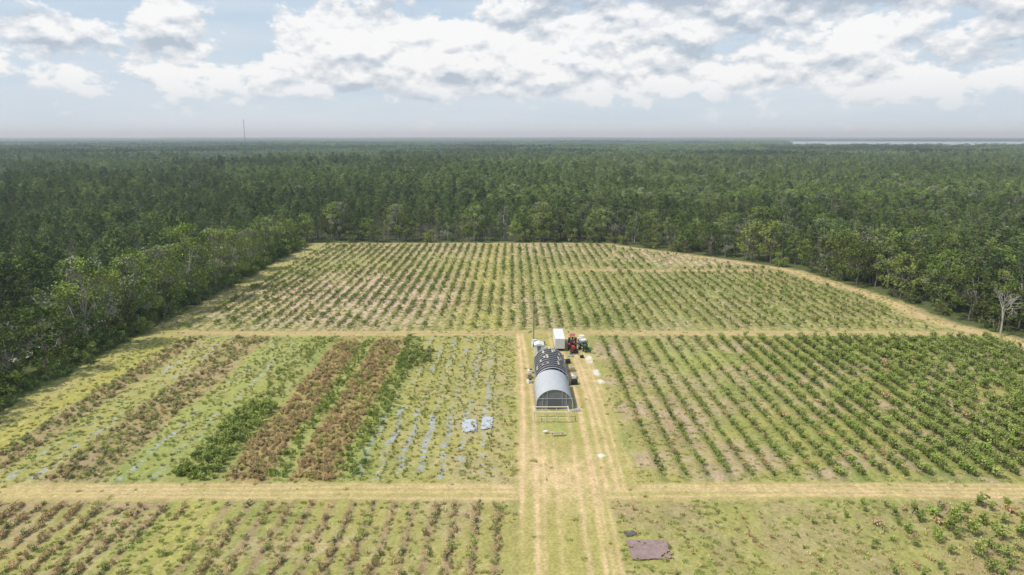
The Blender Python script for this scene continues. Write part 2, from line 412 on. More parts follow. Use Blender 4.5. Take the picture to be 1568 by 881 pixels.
for x in np.arange(-2.2-3.1*36, .3, 3.1):
    pz = .3 if -50 < x < -42.5 else 1
    row(x, 50, 94.5, .75, lambda x, y: (.9 if f1(x, y, 151) > .40 else .5)*pz, lambda x, y: R.choice([4, 5, 4, 2]) if x < -52 else R.choice([2, 3, 4, 5, 3, 7]),
        lambda x, y: .66, .34)
for x in np.arange(17.5, 140, 3.1):
    row(x, 50, 94, 1.3, lambda x, y: .5 if x < 50 else .65, lambda x, y: (R.choice([0, 1, 6]) if R.rand() < .1+.65*float(sstep(38, 60, x)) else R.choice([3, 4, 5])),
        lambda x, y: .5+.75*float(sstep(42, 62, x)), .35)
P = np.c_[px, py]; Z = HGT(P[:, 0], P[:, 1]); n = len(P); s_ = np.array(ps)
instancer('shrub_rows', np.c_[P, Z-.03], R.choice([0, math.pi], n)+R.normal(0, .35, n), np.c_[s_*1.02, s_*1.25, s_*R.uniform(.8, 1.2, n)], pi, pt, SH)

GR = proto_coll('grass_kinds', [('dry_grass_tuft', grass(.4, .35, 40), [M_bark, M_grass]), ('green_grass_tuft', grass(.38, .4, 40), [M_bark, M_grassG]),
                                ('tall_dry_grass', grass(.65, .3, 34), [M_bark, M_grass]), ('weed_tuft', bush(.30, .32, 50, .13, 4), [M_bark, M_shrubO])])
n = 45000
x = R.uniform(-104, 145, n); y = 60+290*R.rand(n)**1.45
k = in_field(x, y, 1) & (np.abs(x) < y*.80+20)
k &= ~((y > 95.2) & (y < 101.2) & (R.rand(n) < .95)) & ~((x > .8) & (x < 20) & (y < 185) & (y > 100) & (R.rand(n) < .95)) & ~((x > 1) & (x < 14.5) & (y < 100) & (R.rand(n) < .95)) & ~((y > 184) & (y < 189.5) & (R.rand(n) < .85))
k &= ~((x > 4) & (x < 14) & (y > 130) & (y < 182))
k &= fbm(x*.15, y*.15, 88, 3) > R.uniform(.2, .6, n)
x = x[k]; y = y[k]; n = len(x)
gi = np.where(fbm(x*.06, y*.06, 91, 3) > R.uniform(.36, .64, n), 1, R.choice([0, 0, 2, 3], n))
instancer('grass_tufts', np.c_[x, y, HGT(x, y)-.02], R.uniform(0, 6.28, n), R.uniform(.5, 1.15, n), gi, R.normal(0, .1, n), GR)

# ---------------------------------------------------------------- forest
tree_items = [
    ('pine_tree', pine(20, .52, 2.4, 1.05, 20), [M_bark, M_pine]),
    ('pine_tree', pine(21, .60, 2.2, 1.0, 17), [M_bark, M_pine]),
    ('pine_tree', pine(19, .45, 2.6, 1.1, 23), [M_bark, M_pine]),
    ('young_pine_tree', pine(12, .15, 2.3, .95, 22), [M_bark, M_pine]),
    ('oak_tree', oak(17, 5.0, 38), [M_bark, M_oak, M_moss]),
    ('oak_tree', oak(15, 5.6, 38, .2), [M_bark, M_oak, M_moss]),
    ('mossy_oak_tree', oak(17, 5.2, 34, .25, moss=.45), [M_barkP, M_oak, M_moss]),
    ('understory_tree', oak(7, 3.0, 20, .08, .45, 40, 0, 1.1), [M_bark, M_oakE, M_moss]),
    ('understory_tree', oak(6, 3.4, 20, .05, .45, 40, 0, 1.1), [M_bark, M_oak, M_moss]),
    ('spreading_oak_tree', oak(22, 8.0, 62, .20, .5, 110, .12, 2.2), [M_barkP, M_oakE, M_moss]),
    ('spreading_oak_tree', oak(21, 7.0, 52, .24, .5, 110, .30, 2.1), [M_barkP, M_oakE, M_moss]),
    ('dead_tree', oak(19, 4.0, 14, .4, .4, 14, 1.0, 1.3), [M_barkP, M_oak, M_moss]),
]
TR = proto_coll('tree_kinds', tree_items)
tree_objs = list(TR.objects)
ns = 420
RS = np.random.RandomState(21)
sx = RS.uniform(-3200, 3200, ns); sy = RS.uniform(0, 4600, ns)
stype = RS.choice([0, 0, 0, 1, 1, 2, 3], ns)
stint = np.clip(RS.normal(0.0, .2, ns), -.3, .22); sh_ = RS.uniform(.74, 1.12, ns)  # per-stand tint: species variation that also paints in cloud-shadow patches
def stand(x, y):
    x = x+25*(fbm(x*.02, y*.02, 201, 2)-.5); y = y+25*(fbm(x*.02+9, y*.02, 202, 2)-.5)
    out = np.empty(len(x), int)
    for i in range(0, len(x), 4000):
        out[i:i+4000] = np.argmin((x[i:i+4000, None]-sx)**2+((y[i:i+4000, None]-sy)*1.6)**2, 1)
    return out
def in_lake(x, y): 
    return (y > 3300+180*np.sin(x*.0021)) & (y < 7600+300*np.sin(x*.001)) & (x > .375*y+120*np.sin(y*.004)-40)
def clearing(x, y):
    c = (np.abs(x+122) < 3.0) & (y < 205)
    c |= (np.abs(y-(150-.9*(x+110))) < 4.6) & (x < -104) & (x > -126)
    c |= (((x+455)/85)**2+((y-690)/26)**2 < 1)
    c |= (((x+900)/160)**2+((y-1150)/25)**2 < 1)
    c |= (((x-500)/60)**2+((y-1300)/18)**2 < 1)
    return c
def jgrid(x0, x1, y0, y1, s):
    X, Y = np.meshgrid(np.arange(x0, x1, s), np.arange(y0, y1, s))
    return (X+R.uniform(-.45, .45, X.shape)*s).ravel(), (Y+R.uniform(-.45, .45, Y.shape)*s).ravel()
XX, YY = [], []
x, y = jgrid(-700, 700, 60, 620, 5.6); k = (np.abs(x) < y*.80+60); XX.append(x[k]); YY.append(y[k])
x, y = jgrid(-1300, 1300, 620, 1500, 8.4); k = (np.abs(x) < y*.80+60); XX.append(x[k]); YY.append(y[k])
x = np.concatenate(XX); y = np.concatenate(YY)
k = ~in_field(x, y, -2.5) & ~clearing(x, y) & ~((y < 130) & (x > -100) & (x < 150))
x = x[k]; y = y[k]; n = len(x)
st = stand(x, y); ty = stype[st]
u = R.rand(n)
idx = np.where(ty == 0, np.where(u < .93, R.choice([0, 1, 2], n), 4),
      np.where(ty == 1, np.where(u < .6, R.choice([0, 1, 2], n), R.choice([4, 5, 6], n)),
      np.where(ty == 2, np.where(u < .25, R.choice([0, 2], n), R.choice([4, 5, 4, 6], n)), np.where(u < .9, 3, 0))))
idx = np.where(R.rand(n) < .013, 11, idx)
dR = x-edgeR(y); dL = -103-x; dT = y-353
ed = np.where(y > 353, np.where(x < 49, dT, np.hypot(np.maximum(x-49, 0)*.6, dT)), np.where(x > 0, dR, dL))
near = ed < 18
idx = np.where(near & (R.rand(n) < .6), R.choice([4, 5, 6, 4, 5, 0, 1], n), idx)
vfront = (ed < 6)
idx = np.where(vfront, R.choice([7, 8, 7, 8, 5], n), idx)
sc = R.uniform(.66, 1.22, n)*sh_[st]*(.78+.44*fbm(x*.03, y*.03, 210, 2))
sc = np.where(vfront, R.uniform(.6, 1.2, n), sc)
sc = np.where((x > -135) & (x < -100) & (y < 300) & ~vfront, sc*.75, sc)
tint = np.clip(stint[st]+R.normal(0, .2, n)+np.where(near & ~vfront, .1, 0)+.7*(fbm(x*.012, y*.02, 215, 3)-.5), -.5, .42)  # patchy tint paints cloud shadow into leaf colour; edge trees brightened as if sunlit
keep = ~((idx >= 4) & (idx <= 6) & (R.rand(n) < .35) & ~near)
x, y, idx, sc, tint = [q[keep] for q in (x, y, idx, sc, tint)]
nb_ = 300
bx = -103-R.uniform(0, 12, nb_); by = R.uniform(112, 350, nb_); kk = ~clearing(bx, by); bx = bx[kk]; by = by[kk]; nb_ = len(bx)
x = np.r_[x, bx]; y = np.r_[y, by]; idx = np.r_[idx, R.choice([7, 8], nb_)]; sc = np.r_[sc, R.uniform(.35, .85, nb_)]; tint = np.r_[tint, R.normal(.05, .2, nb_)]
# weedy brush filling the gap beside the gravel road
gx = R.uniform(-119, -104, 60); gy = 150-.9*(gx+110)+R.uniform(-5, 5, 60)
x = np.r_[x, gx]; y = np.r_[y, gy]; idx = np.r_[idx, R.choice([7, 8], 60)]; sc = np.r_[sc, R.uniform(.12, .26, 60)]; tint = np.r_[tint, R.normal(.2, .2, 60)]
n = len(x); wd = np.where(y > 620, 1.2, 1.02)
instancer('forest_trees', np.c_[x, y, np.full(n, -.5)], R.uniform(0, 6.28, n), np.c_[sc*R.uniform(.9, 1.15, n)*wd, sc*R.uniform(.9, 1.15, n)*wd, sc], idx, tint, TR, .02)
print('forest', n)

def clump(H, n, w, moss=False):
    b = MB()
    for i in range(n):
        c = np.array([R.uniform(-w, w), R.uniform(-w, w), H*R.uniform(.55, 1.0)])
        b.leaves(c+ball(20, 2.3, 1.1, .3), 1.6, R.uniform(0, 1), 1, .7, .2)
    return b
CL = proto_coll('grove_kinds', [('pine_grove', clump(19, 24, 11), [M_bark, M_pine]), ('oak_grove', clump(17, 22, 11), [M_bark, M_oak]), ('pine_grove', clump(22, 20, 11), [M_bark, M_pine])])
XX, YY = [], []
x, y = jgrid(-2500, 2500, 1490, 2700, 21); XX.append(x); YY.append(y)
x, y = jgrid(-4600, 5000, 2700, 5200, 42); XX.append(x); YY.append(y)
x = np.concatenate(XX); y = np.concatenate(YY)
k = (np.abs(x) < y*.80) & ~in_lake(x, y); x = x[k]; y = y[k]; n = len(x); st = stand(x, y)
s = R.uniform(.75, 1.15, n)*sh_[st]; w = np.where(y > 2700, 1.9, 1.1)
instancer('distant_forest_groves', np.c_[x, y, np.full(n, -1.)], R.uniform(0, 6.28, n), np.c_[w, w, s], R.choice([0, 1, 2, 0], n), stint[st]*1.5+R.normal(0, .1, n)-.15, CL)  # stand tint carries the painted cloud-shadow patches on here
print('groves', n)

def canopy():
    r = np.exp(np.linspace(math.log(1450), math.log(19000), 560)); a = np.radians(np.linspace(-58, 58, 760))
    A, Rr = np.meshgrid(a, r); X = Rr*np.sin(A); Y = Rr*np.cos(A)
    big = np.clip((Rr-4500)/6000, 0, 1)
    Z = 10+5*R.rand(*X.shape)+5*(fbm(X*.004, Y*.004, 301, 3)-.5)+big*34*(fbm(X*.0009, Y*.0009, 331, 4)-.35)
    keep = ~in_lake(X, Y); nx = len(a); ny = len(r)
    i = (np.arange(ny-1)[:, None]*nx+np.arange(nx-1)[None, :]).ravel()
    q = np.stack([i, i+nx, i+nx+1, i+1], 1); q = q[keep.ravel()[q].all(1)].astype(np.int32); nf = len(q)
    me = bpy.data.meshes.new('distant_forest'); me.vertices.add(nx*ny); me.vertices.foreach_set('co', np.stack([X, Y, Z], -1).astype(np.float32).ravel())
    me.loops.add(nf*4); me.loops.foreach_set('vertex_index', q.ravel()); me.polygons.add(nf)
    me.polygons.foreach_set('loop_start', np.arange(nf, dtype=np.int32)*4)
    me.update(calc_edges=True); me.validate()
    me.materials.append(surf_mat('distant_canopy', (.04, .062, .04), .95, .6, .004))
    COL.objects.link(bpy.data.objects.new('distant_forest', me))
canopy()
m, nt, out = new_mat('lake_water'); p = N(nt, 'ShaderNodeBsdfPrincipled'); p.inputs['Base Color'].default_value = (.05, .08, .10, 1); p.inputs['Roughness'].default_value = .12
nt.links.new(p.outputs[0], out.inputs[0])
b = MB(); b.add([(1100, 3100, 0), (9000, 3100, 0), (9000, 8100, 0), (2800, 8100, 0)], [(0, 1, 2, 3)]); b.obj('lake', [m])
b = MB(); ys_ = np.linspace(120, 200, 60)
b.add(np.concatenate([[(-123.9+.9*(f1(q, 1, 500, .5)-.5)*2, q, .15), (-120.6+.9*(f1(q, 5, 501, .5)-.5)*2, q, .15)] for q in ys_]), [(2*i, 2*i+1, 2*i+3, 2*i+2) for i in range(59)])
b.obj('gravel_road', [surf_mat('pale_gravel', (.50, .46, .39), .9, .35, .8)])
for (cx, cy, ax, ay) in ((-455, 690, 95, 28), (-900, 1150, 170, 28), (500, 1300, 70, 20)):
    t = np.arange(40)*2*math.pi/40; b = MB(); b.add(np.c_[cx+ax*np.cos(t), cy+ay*np.sin(t), np.full(40, .1)], [tuple(range(40))])
    b.obj('clearing', [surf_mat('meadow', (.33, .30, .13), .95, .3, .05)])

def place(kind, x, y, h, name, wide=1.0):
    me = tree_objs[kind].data
    hs = {0: 20, 1: 21, 2: 19, 3: 12, 4: 17, 5: 15, 6: 17, 7: 7, 8: 6, 9: 22, 10: 21, 11: 19}[kind]
    o = bpy.data.objects.new(name, me); o.location = (x, y, -.2); o.rotation_euler = (0, 0, R.uniform(0, 6.28))
    o.scale = (h/hs*wide, h/hs*wide, h/hs); COL.objects.link(o)
for kind, x, y, h, nm in [(10, -110, 172, 25, 'mossy_oak_tree'), (9, -113, 184, 20, 'oak_tree'), (9, -109, 195, 23, 'oak_tree'), (10, -108, 209, 22, 'mossy_oak_tree'),
                          (9, -107, 225, 27, 'oak_tree'), (10, -106, 242, 23, 'mossy_oak_tree'), (0, -118, 205, 28, 'pine_tree'), (9, -107, 260, 21, 'oak_tree'), (1, -116, 234, 28, 'pine_tree'),
                          (10, -107, 280, 18, 'oak_tree'), (9, -110, 304, 20, 'oak_tree'), (1, -118, 250, 27, 'pine_tree'), (10, 144, 202, 16, 'mossy_oak_tree'), (9, 141, 222, 17, 'oak_tree'), (9, 136, 245, 17, 'oak_tree'),
                          (10, 130, 275, 18, 'mossy_oak_tree'), (10, -60, 362, 20, 'mossy_oak_tree'), (10, -92, 364, 21, 'mossy_oak_tree'), (10, 15, 363, 21, 'mossy_oak_tree'), (9, -20, 362, 20, 'oak_tree'), (9, 45, 362, 18, 'oak_tree')]:
    place(kind, x, y, h, nm)

b = MB()
def br(p, d, L, r, lvl):
    e = p+d*L; b.tube(p, e, r, r*.65, 6 if lvl < 2 else 4, 0, False)
    if lvl >= 5: return
    for i in range(3 if lvl < 3 else 2):
        nd = d+R.normal(0, .42, 3)+[0, 0, .10]; nd /= np.linalg.norm(nd); br(e, nd, L*R.uniform(.6, .82), r*.62, lvl+1)
br(np.zeros(3), np.array([0, 0, 1.]), 4.5, .30, 0)
b.obj('bare_tree', [M_barkP], (134.5, 183.5, -.1))

# ---------------------------------------------------------------- structures
M_white = surf_mat('white_painted_metal', (.74, .74, .72), .5, .08, 1)
M_film = surf_mat('greenhouse_film', (.47, .49, .50), .65, .16, 1.2, 0, .25)
M_net = surf_mat('shade_cloth_grey', (.17, .18, .19), .8, .25, 1.5)
M_black = surf_mat('shade_cloth_black', (.045, .045, .05), .75, .3, 1.5)
M_galv = surf_mat('galvanised_pipe', (.55, .56, .57), .4, .1, 2, .3)
M_dark = surf_mat('dark_rubber', (.025, .025, .025), .85, .2, 3)
M_red = surf_mat('red_paint', (.42, .04, .03), .4, .1, 2, 0, .5)
M_green = surf_mat('green_paint', (.03, .10, .04), .4, .1, 2, 0, .5)
M_wood = surf_mat('weathered_wood', (.42, .34, .24), .9, .25, 3)
M_tan = surf_mat('torn_film', (.50, .46, .36), .7, .25, 1)

def hoop_profile(w, h, n=20, side=1.0):
    pts = [(-w/2, 0), (-w/2, side)]
    for i in range(1, n):
        t = math.pi-math.pi*i/n; pts.append((w/2*math.cos(t), side+(h-side)*math.sin(t)))
    pts += [(w/2, side), (w/2, 0)]
    return pts
def hoop_house(name, x, y0, y1, w, h, cover, endm, black=False):
    root = empty(name, (x, y0, 0)); L = y1-y0; prof = hoop_profile(w, h); npf = len(prof)
    b = MB(); ys = np.linspace(0, L, int(L/.4)); V = []
    for j, yy in enumerate(ys):
        sag = .08*abs(math.sin(math.pi*yy/1.5))
        for (a, c) in prof: V.append((a*(1-sag/4), yy, c*(1-sag/4)+R.normal(0, .01)+.02))
    F = [(j*npf+i, j*npf+i+1, (j+1)*npf+i+1, (j+1)*npf+i) for j in range(len(ys)-1) for i in range(npf-1)]
    b.add(V, F); b.obj('cover', [cover], parent=root, smooth=True)
    b = MB()
    for yy in np.arange(0, L+.1, 1.5):
        for i in range(npf-1):
            k = 1.012 if black else .99
            b.tube((prof[i][0]*k, yy, prof[i][1]*k+.02), (prof[i+1][0]*k, yy, prof[i+1][1]*k+.02), .05, None, 5)
    for yy in (-.03, L+.03):
        for i in range(npf-1): b.tube((prof[i][0], yy, prof[i][1]+.02), (prof[i+1][0], yy, prof[i+1][1]+.02), .07, None, 5)
    for sx_ in (-1, 1): b.tube((sx_*w/2*1.01, -.1, 1.05), (sx_*w/2*1.01, L+.1, 1.05), .05)
    b.obj('hoops', [M_galv], parent=root)
    for yy, nm in ((.05, 'front_wall'), (L-.05, 'rear_wall')):
        b = MB(); b.add([(a*.99, yy, c*.99) for a, c in prof], [tuple(range(npf))]); b.obj(nm, [endm], parent=root)
    b = MB()
    for xx in (-w*.32, -1.5, 1.5, w*.32):
        zt = 1+(h-1)*math.sqrt(max(0, 1-(2*xx/w)**2)); b.tube((xx, -.03, 0), (xx, -.03, zt), .04)
    b.tube((-w/2, -.04, 2.3), (w/2, -.04, 2.3), .04)
    b.obj('end_frame', [M_galv], parent=root)
    b = MB(); b.box((0, -.08, 1.1), (2.6, .04, 2.2)); b.obj('door', [surf_mat('door_cloth', (.11, .115, .12), .8)], parent=root)
    for sx_, nm in ((-1, 'side_curtain_left'), (1, 'side_curtain_right')):
        b = MB(); b.box((sx_*(w/2+.06), L/2, .5), (.05, L, .95)); b.obj(nm, [M_net], parent=root)
    return root
hoop_house('hoop_greenhouse', 8.6, 131.5, 143.5, 7.4, 4.2, M_film, M_net)
r = hoop_house('shade_house', 8.9, 145.0, 159.5, 7.2, 4.2, M_black, M_black, True)
b = MB()
for i in range(26):
    t = R.uniform(.5, 2.6); yy = R.uniform(2, 14); L_ = R.uniform(.6, 2.6); dt = .12
    P2 = [(3.7*math.cos(q), 1.10+3.24*math.sin(q)) for q in (t, t+dt)]
    b.add([(P2[0][0], yy, P2[0][1]), (P2[1][0], yy+R.uniform(-.3, .3), P2[1][1]), (P2[1][0], yy+L_, P2[1][1]+.02), (P2[0][0], yy+L_*R.uniform(.5, 1), P2[0][1]+.02)], [(0, 1, 2, 3)])
b.obj('torn_film_strips', [M_tan], parent=r)

root = empty('box_trailer', (12.3, 170, 0))
b = MB(); b.box((0, 5, 1.95), (2.5, 9.6, 2.6)); b.obj('body', [M_white], parent=root)
b = MB(); b.box((0, 5, 3.27), (2.56, 9.66, .05)); 
for i in range(9): b.box((0, .6+i*1.1, 3.31), (2.4, .05, .03))
b.obj('roof', [M_white], parent=root)
b = MB(); b.box((-.61, .17, 1.95), (1.15, .05, 2.4)); b.box((.61, .17, 1.95), (1.15, .05, 2.4)); b.obj('rear_doors', [surf_mat('door_white', (.62, .62, .60), .5, .1, 1)], parent=root)
b = MB()
for yy in (2.0, 3.1):
    for s_ in (-1, 1): b.tube((s_*1.22, yy, .48), (s_*.95, yy, .48), .48, None, 14)
b.box((0, 5, .57), (1.8, 9.2, .14)); b.box((0, 10.4, .5), (.15, 1.3, .15)); b.obj('wheels_and_chassis', [M_dark], parent=root)

def tractor(name, x, y, rz, paint, cab):
    root = empty(name, (x, y, 0), rz)
    b = MB()
    for s_ in (-1, 1):
        b.tube((s_*.65, .9, .78), (s_*1.1, .9, .78), .78, None, 18); b.tube((s_*.62, -1.25, .46), (s_*.9, -1.25, .46), .46, None, 14)
    b.obj('tyres', [M_dark], parent=root)
    b = MB()
    for s_ in (-1, 1):
        b.tube((s_*1.08, .9, .78), (s_*1.13, .9, .78), .38, None, 12); b.tube((s_*.88, -1.25, .46), (s_*.93, -1.25, .46), .22, None, 10)
    b.obj('wheel_rims', [surf_mat('rim_paint', (.55, .5, .42), .5)], parent=root)
    b = MB(); b.box((0, -.95, 1.18), (.78, 1.75, .62)); b.box((0, -1.0, 1.53), (.62, 1.6, .09)); b.box((0, -1.84, 1.1), (.7, .07, .55)); b.obj('hood', [paint], parent=root)
    b = MB(); b.box((0, -.2, .72), (.5, 3.0, .35)); b.tube((-.7, .9, .78), (.7, .9, .78), .14); b.tube((-.7, -1.25, .46), (.7, -1.25, .46), .09); b.tube((.28, -.8, 1.5), (.28, -.8, 2.15), .045); b.obj('chassis', [M_dark], parent=root)
    b = MB()
    for s_ in (-1, 1):
        b.box((s_*.82, .9, 1.62), (.5, 1.3, .06)); b.box((s_*.58, .9, 1.35), (.05, 1.3, .5))
    b.obj('fenders', [paint], parent=root)
    b = MB(); b.box((0, .75, 1.25), (.5, .5, .14)); b.box((0, 1.0, 1.55), (.5, .12, .5)); b.tube((0, -.05, 1.3), (0, .12, 1.7), .03); b.obj('seat_and_steering', [M_dark], parent=root)
    b = MB()
    for sx_ in (-.52, .52):
        for sy_ in (.05, 1.35): b.tube((sx_, sy_, 1.2), (sx_, sy_, 2.5), .04)
    b.box((0, .7, 2.54), (1.35, 1.6, .09)); b.obj('canopy', [cab], parent=root)
    b = MB()
    for s_ in (-1, 1): b.box((s_*.45, -2.1, .85), (.09, 1.6, .12))
    b.box((0, -2.95, .5), (1.7, .12, .6)); b.box((0, -2.75, .25), (1.7, .5, .07)); b.obj('front_loader', [paint if cab is not M_dark else M_dark], parent=root)
tractor('red_tractor', 15.6, 170.5, .1, M_red, M_dark)
tractor('red_tractor', 15.9, 176.0, -.2, M_red, M_red)
tractor('green_tractor', 18.6, 171.5, .25, M_green, M_white)
root = empty('utility_cart', (18.6, 178, 0), .1)
b = MB(); b.box((0, -.9, .85), (1.35, .9, .45)); b.box((0, .85, .95), (1.4, 1.2, .35)); b.box((0, 0, .55), (1.3, 2.6, .15)); b.obj('body', [M_white], parent=root)
b = MB()
for s_ in (-1, 1):
    for yy in (-.95, .95): b.tube((s_*.55, yy, .32), (s_*.8, yy, .32), .32, None, 12)
b.box((0, .05, .85), (1.1, .45, .45)); b.obj('tyres_and_seat', [M_dark], parent=root)
b = MB()
for s_ in (-.6, .6):
    for yy in (-.5, .4): b.tube((s_, yy, .9), (s_, yy, 1.9), .03)
b.box((0, -.05, 1.93), (1.35, 1.2, .06)); b.obj('roof', [M_white], parent=root)

def tote(x, y, rz=0):
    root = empty('water_tote', (x, y, 0), rz)
    b = MB(); b.box((0, 0, .68), (1.1, .95, 1.0)); b.tube((0, 0, 1.18), (0, 0, 1.26), .12, None, 10); b.obj('tank', [M_white], parent=root)
    b = MB(); b.box((0, 0, .08), (1.2, 1.0, .14))
    for z in (.35, .65, .95, 1.2):
        for s_ in (-1, 1): b.tube((-.6, s_*.5, z), (.6, s_*.5, z), .02, None, 4); b.tube((s_*.6, -.5, z), (s_*.6, .5, z), .02, None, 4)
    b.obj('cage_and_pallet', [M_galv], parent=root)
tote(6.4, 163.2, .1); tote(7.9, 163.0, -.1); tote(6.0, 176.5, .3)
def shed(x, y, w, d, h, name, mat):
    root = empty(name, (x, y, 0))
    b = MB(); b.box((0, 0, h/2), (w, d, h)); b.obj('walls', [mat], parent=root)
    b = MB(); q = .2; b.add([(-w/2-q, -d/2-q, h+.02), (w/2+q, -d/2-q, h+.02), (w/2+q, d/2+q, h+.02), (-w/2-q, d/2+q, h+.02), (0, -d/2-q, h+.5), (0, d/2+q, h+.5)],
                     [(0, 4, 5, 3), (4, 1, 2, 5), (0, 1, 4), (2, 3, 5), (0, 3, 2, 1)]); b.obj('roof', [M_white], parent=root)
    b = MB(); b.box((0, -d/2-.02, h*.45), (.9, .04, h*.88)); b.obj('door', [M_net], parent=root)
shed(6.9, 169.5, 2.2, 2.6, 2.2, 'pump_shed', M_white)
b = MB()
for i in range(9):
    a, c = R.uniform(5, 8.5), R.uniform(171.5, 176); b.tube((a, c, 0), (a, c, .9), .3, None, 10, R.choice([0, 1]))
b.obj('storage_drums', [M_white, surf_mat('blue_plastic', (.08, .15, .3), .5)])
def junk(name, pts, mats):
    b = MB()
    for (a, c, w, d, h) in pts: b.box((a, c, h/2+.02), (w, d, h), R.randint(len(mats)), R.uniform(-.5, .5)); b.box((a+.2, c+.1, h+.1), (w*.6, d*.7, .12), R.randint(len(mats)), R.uniform(-.5, .5))
    b.obj(name, mats)
junk('pallet_stack', [(3.9, 147, .9, 1.2, .6), (3.8, 150, 1, 1.2, 1.0), (4.2, 153.6, .9, 1.1, .7), (13.9, 146.2, 1.3, 1.4, .9), (14.1, 150.5, 1, 2.0, .6), (14.0, 155, 1.1, 1.3, .8), (13.6, 161, 1, 1.2, .7), (10, 162, 1.6, 1.2, .8), (12.2, 163.5, 1.2, 1, .9)], [M_wood, M_white, M_dark])
junk('equipment_pile', [(13.2, 130.5, .7, .6, .5), (12.4, 130.2, .9, .5, .4), (17.4, 165, .8, 1, .4), (14.6, 166, 1.2, .8, .5)], [M_dark, M_galv])
root = empty('pipe_frame_pergola', (7.6, 124.6, 0)); b = MB()
W, D, H_ = 6.6, 2.6, 2.2
for xx in (-W/2, -W/6, W/6, W/2):
    for yy in (0, D): b.tube((xx, yy, 0), (xx, yy, H_), .07, None, 6)
b.obj('posts', [surf_mat('pale_post', (.60, .55, .44), .8)], parent=root); b = MB()
for yy in (0, D): b.tube((-W/2-.2, yy, H_+.06), (W/2+.2, yy, H_+.06), .09, None, 6)
for xx in (-W/2, W/2): b.tube((xx, -.1, H_+.2), (xx, D+.1, H_+.2), .08, None, 6)
b.tube((-W/2, 0, 1.1), (W/2, 0, 1.1), .05, None, 6)
b.obj('rails', [surf_mat('pale_wood', (.72, .67, .54), .8)], parent=root)
b = MB(); b.box((0, 0, .8), (2.4, .5, .07))
for s_ in (-1, 1):
    for t_ in (-1, 1): b.tube((s_*1.0, t_*.35, 0), (s_*.95, t_*.1, .78), .05)
b.obj('work_bench', [M_wood], (8.4, 118.6, 0), .1)
b = MB(); b.box((0, 0, .5), (.8, .6, .07)); [b.tube((s_*.3, t_*.2, 0), (s_*.3, t_*.2, .47), .04) for s_ in (-1, 1) for t_ in (-1, 1)]
b.obj('small_table', [M_white], (6.2, 119.8, 0), .4)

def tarp(name, x, y, w, d, mat, rz=0, amp=.12, holes=0.0):
    b = MB(); nx = 30; ny = 30; V = []
    for j in range(ny):
        for i in range(nx):
            u = i/(nx-1)-.5; v = j/(ny-1)-.5
            ex = 1+amp*(f1(v*60+x, 3, 400, .1)-.5)*2; ey = 1+amp*(f1(u*60+y, 9, 401, .1)-.5)*2
            V.append((u*w*ex+.3*amp*math.sin(v*5+x), v*d*ey, .12+.12*f1(u*w*9, v*d*9, 402, .3)+.03*R.rand()))
    F = []
    for j in range(ny-1):
        for i in range(nx-1):
            edge = min(i, j, nx-2-i, ny-2-j)
            if f1(i*1.7+x, j*1.7+y, 403, .16) > holes+(.12 if edge < 2 else 0): F.append((j*nx+i, j*nx+i+1, (j+1)*nx+i+1, (j+1)*nx+i))
    b.add(V, F); b.obj(name, [mat], (x, y, float(HGT(np.array([x]), np.array([y]))[0])), rz, smooth=True)
M_tarpw = surf_mat('white_plastic_sheet', (.50, .53, .56), .3, .25, 1.5)
tarp('plastic_tarp', -8.1, 123.2, 2.9, 5.8, M_tarpw, .05, .15, .25); tarp('plastic_tarp', -4.8, 124.3, 2.2, 5.8, M_tarpw, -.03, .15, .25)
tarp('groundcover_mat', 18.3, 82.7, 5.5, 4.3, surf_mat('faded_brown_mat', (.30, .215, .195), .8, .45, 1.6), .03, .09, .24)
tarp('groundcover_mat', 16.4, 86.5, 1.8, 1.2, surf_mat('dark_mat', (.12, .11, .12), .8, .3, 1.2), .2, .1, .35)

def pole(x, y, h):
    b = MB(); b.tube((0, 0, 0), (0, 0, h), .16, .11, 8); b.box((0, 0, h-.6), (.12, 2.2, .12)); [b.tube((0, q, h-.54), (0, q, h-.35), .05) for q in (-.95, 0.3, .95)]
    b.obj('utility_pole', [surf_mat('grey_pole', (.22, .19, .16), .9)], (x, y, 0))
pole(5.9, 181, 10.5); pole(-115, 210, 10.5)
b = MB()
for q in (-.95, .3, .95):
    p0 = np.array([5.9, 181+q, 10.1]); p1 = np.array([-115, 210+q, 10.1]); pr = p0
    for i in range(1, 25):
        t = i/24; c = p0+(p1-p0)*t-[0, 0, 1.6*4*t*(1-t)]; b.tube(pr, c, .022, None, 4); pr = c
b.obj('power_lines', [M_dark])
b = MB(); Hm = 140
for k_ in range(3):
    a = k_*2.094; b.tube((1.6*math.cos(a), 1.6*math.sin(a), 0), (1.6*math.cos(a), 1.6*math.sin(a), Hm), .45, None, 5)
for z in range(0, Hm, 5):
    for k_ in range(3):
        a = k_*2.094; c = a+2.094; b.tube((1.6*math.cos(a), 1.6*math.sin(a), z), (1.6*math.cos(c), 1.6*math.sin(c), z+5), .2, None, 4)
b.tube((0, 0, Hm), (0, 0, Hm+8), .4)
b.obj('radio_mast', [surf_mat('mast_red', (.22, .10, .09), .6)], (-1490, 3950, 0))

# ---------------------------------------------------------------- atmosphere
b = MB(); b.box((0, 8000, 65), (44000, 24000, 140))
m, nt, out = new_mat('haze'); v = N(nt, 'ShaderNodeVolumeScatter'); v.inputs['Color'].default_value = (.76, .92, 1, 1); v.inputs['Density'].default_value = 1.3e-4; v.inputs['Anisotropy'].default_value = .1
nt.links.new(v.outputs[0], out.inputs['Volume']); b.obj('atmosphere_haze', [m])

